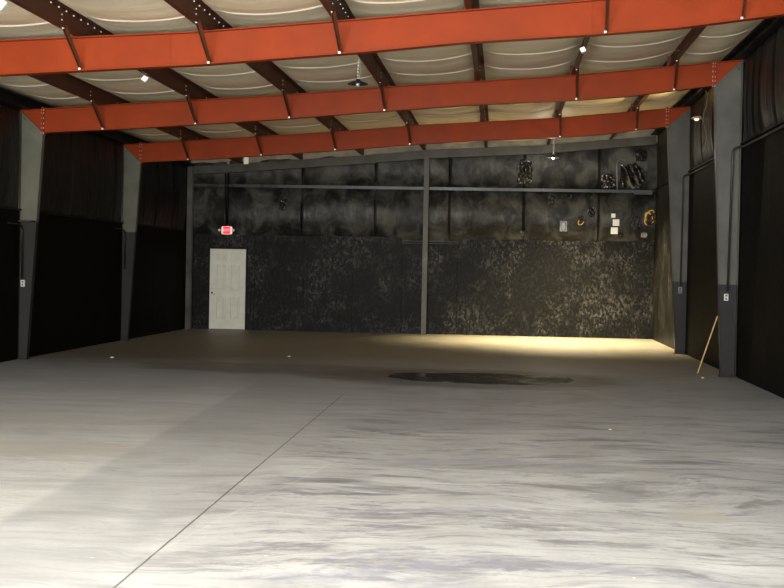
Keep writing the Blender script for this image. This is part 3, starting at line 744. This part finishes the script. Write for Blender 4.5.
# three white papers
for (x0, x1, z0, z1, lb) in ((2.66, 2.76, 2.97, 3.07, 'smallest and topmost of three white cards on the back wall'), (2.70, 2.86, 2.77, 2.93, 'middle white card of three on the back wall'), (2.66, 2.83, 2.57, 2.735, 'lowest white card of three, just above the boards')):
    b = MB(); yy = wall_y(x0, x1, z0, z1); b.box(x0, x1, yy-.03, yy-.001, z0, z1, bevel=.006)
    tag(b.build('white_card', WHITE, loc=(x0, D-.21, z0)), lb, 'card', 'white cards on the back wall')
junk('wire_nest', (2.84, 2.97, 2.46, 2.62), D-.19, .07, 10, 'small grey tangled lump right of the lowest white card', 'scrap', BVG, 22)
junk('paper_scrap', (3.40, 3.55, 2.50, 2.62), D-.19, .05, 11, 'small pale crumpled scrap on top of the boards near the right corner', 'scrap', mat('pale_scrap', (.35, .35, .33), .4), 18)
def loops(name, c, rs, mtl, label, cat, seed, r=.010, spread=.1):
    rnd = random.Random(seed); b = MB(); PP = []
    for rr in rs:
        a0 = rnd.random()*6; ox, oz = rnd.uniform(-spread, spread), rnd.uniform(-spread, spread); tl = rnd.uniform(.3, 1); ell = rnd.uniform(.35, .8); th = rnd.uniform(-.8, .8)
        P = PP
        for i in range(15):
            a = a0 + i/14*5.4; u, v = rr*ell*math.cos(a), rr*math.sin(a)
            P.append((c[0]+ox+u*math.cos(th)-v*math.sin(th), c[1]-.03*math.sin(a*2)*tl, c[2]+oz+u*math.sin(th)+v*math.cos(th)))
    b.tube(PP, r, 6)
    tag(b.build(name, mtl, loc=c, smooth=True), label, cat)
loops('cable_hook', (1.93, D-.28, 2.86), [.09], YEL, 'small yellow cable loop on the back wall left of the white cards', 'cable', 3, .014, .0)
loops('black_cable_loop', (1.92, D-.33, 2.93), [.06, .05], DARK, 'small black cable loop above the yellow one on the back wall', 'cable', 5, .016, .01)
loops('yellow_cable_coil', (3.57, D-.30, 2.98), [.19, .15], YEL, 'tangled yellow cable coil in the right back corner above the boards', 'cable', 14, .017, .03)
loops('black_cable_coil', (3.24, D-.27, 2.84), [.17, .15, .12, .13], DARK, 'tangled black cable coil left of the yellow coil', 'cable', 21, .018, .05)
loops('corner_black_cable', (3.64, D-.42, 2.96), [.16, .13], DARK, 'black cable loops behind the yellow coil in the corner', 'cable', 31, .017, .03)

# ---------------------------------------------------------------- on the floor
WET = mat('wet_oil', (.012, .011, .009), .12); tt = NT(WET); tt.rough(tt.mr(tt.noise(tt.pos(), 1.2, 3), .35, .65, .12, .3))
b = MB(); cx, cy = -.30, 20.45; ring = []
for i in range(72):
    a = 2*PI*i/72; k_ = 1 + .22*noise.noise(Vector((math.cos(a)*1.6, math.sin(a)*1.6, 3))) + .07*noise.noise(Vector((math.cos(a)*6, math.sin(a)*6, 3)))
    ring.append((cx+1.42*k_*math.cos(a), cy+.95*k_*math.sin(a)))
b.prism(ring, 'z', .0005, .004)
tag(b.build('oil_puddle', WET, loc=(cx, cy, 0)), 'dark wet oily puddle in the middle of the concrete floor', 'puddle')
SCR = mat('pale_debris', (.7, .68, .62), .6)
def onfloor(px, py):
    d = fwd + r2*((px-392)/F) - u2*((py-294)/F); k_ = -CAMZ/d.z; return d.x*k_, d.y*k_
for (px_, py_, s, lb) in ((112, 358, .03, 'small pale debris chip on the floor near the far left column'),
                      (289, 357, .03, 'small pale debris chip on the floor before the boards, left of centre'),
                      (703, 378.5, .02, 'small pale debris chip on the floor below the leaning stick'),
                      (610, 430, .012, 'small pale debris chip on the open floor right of centre')):
    x, y = onfloor(px_, py_)
    b = MB(); r = bmesh.ops.create_icosphere(b.bm, subdivisions=1, radius=s)['verts']
    for v in r: v.co = Vector((x+v.co.x*1.4, y+v.co.y, max(0.0, s*.45+v.co.z*.45))) + Vector((noise.noise(v.co*40)*s*.4, 0, 0))
    tag(b.build('debris_chip', SCR, loc=(x, y, 0)), lb, 'debris', 'debris chips on the floor')
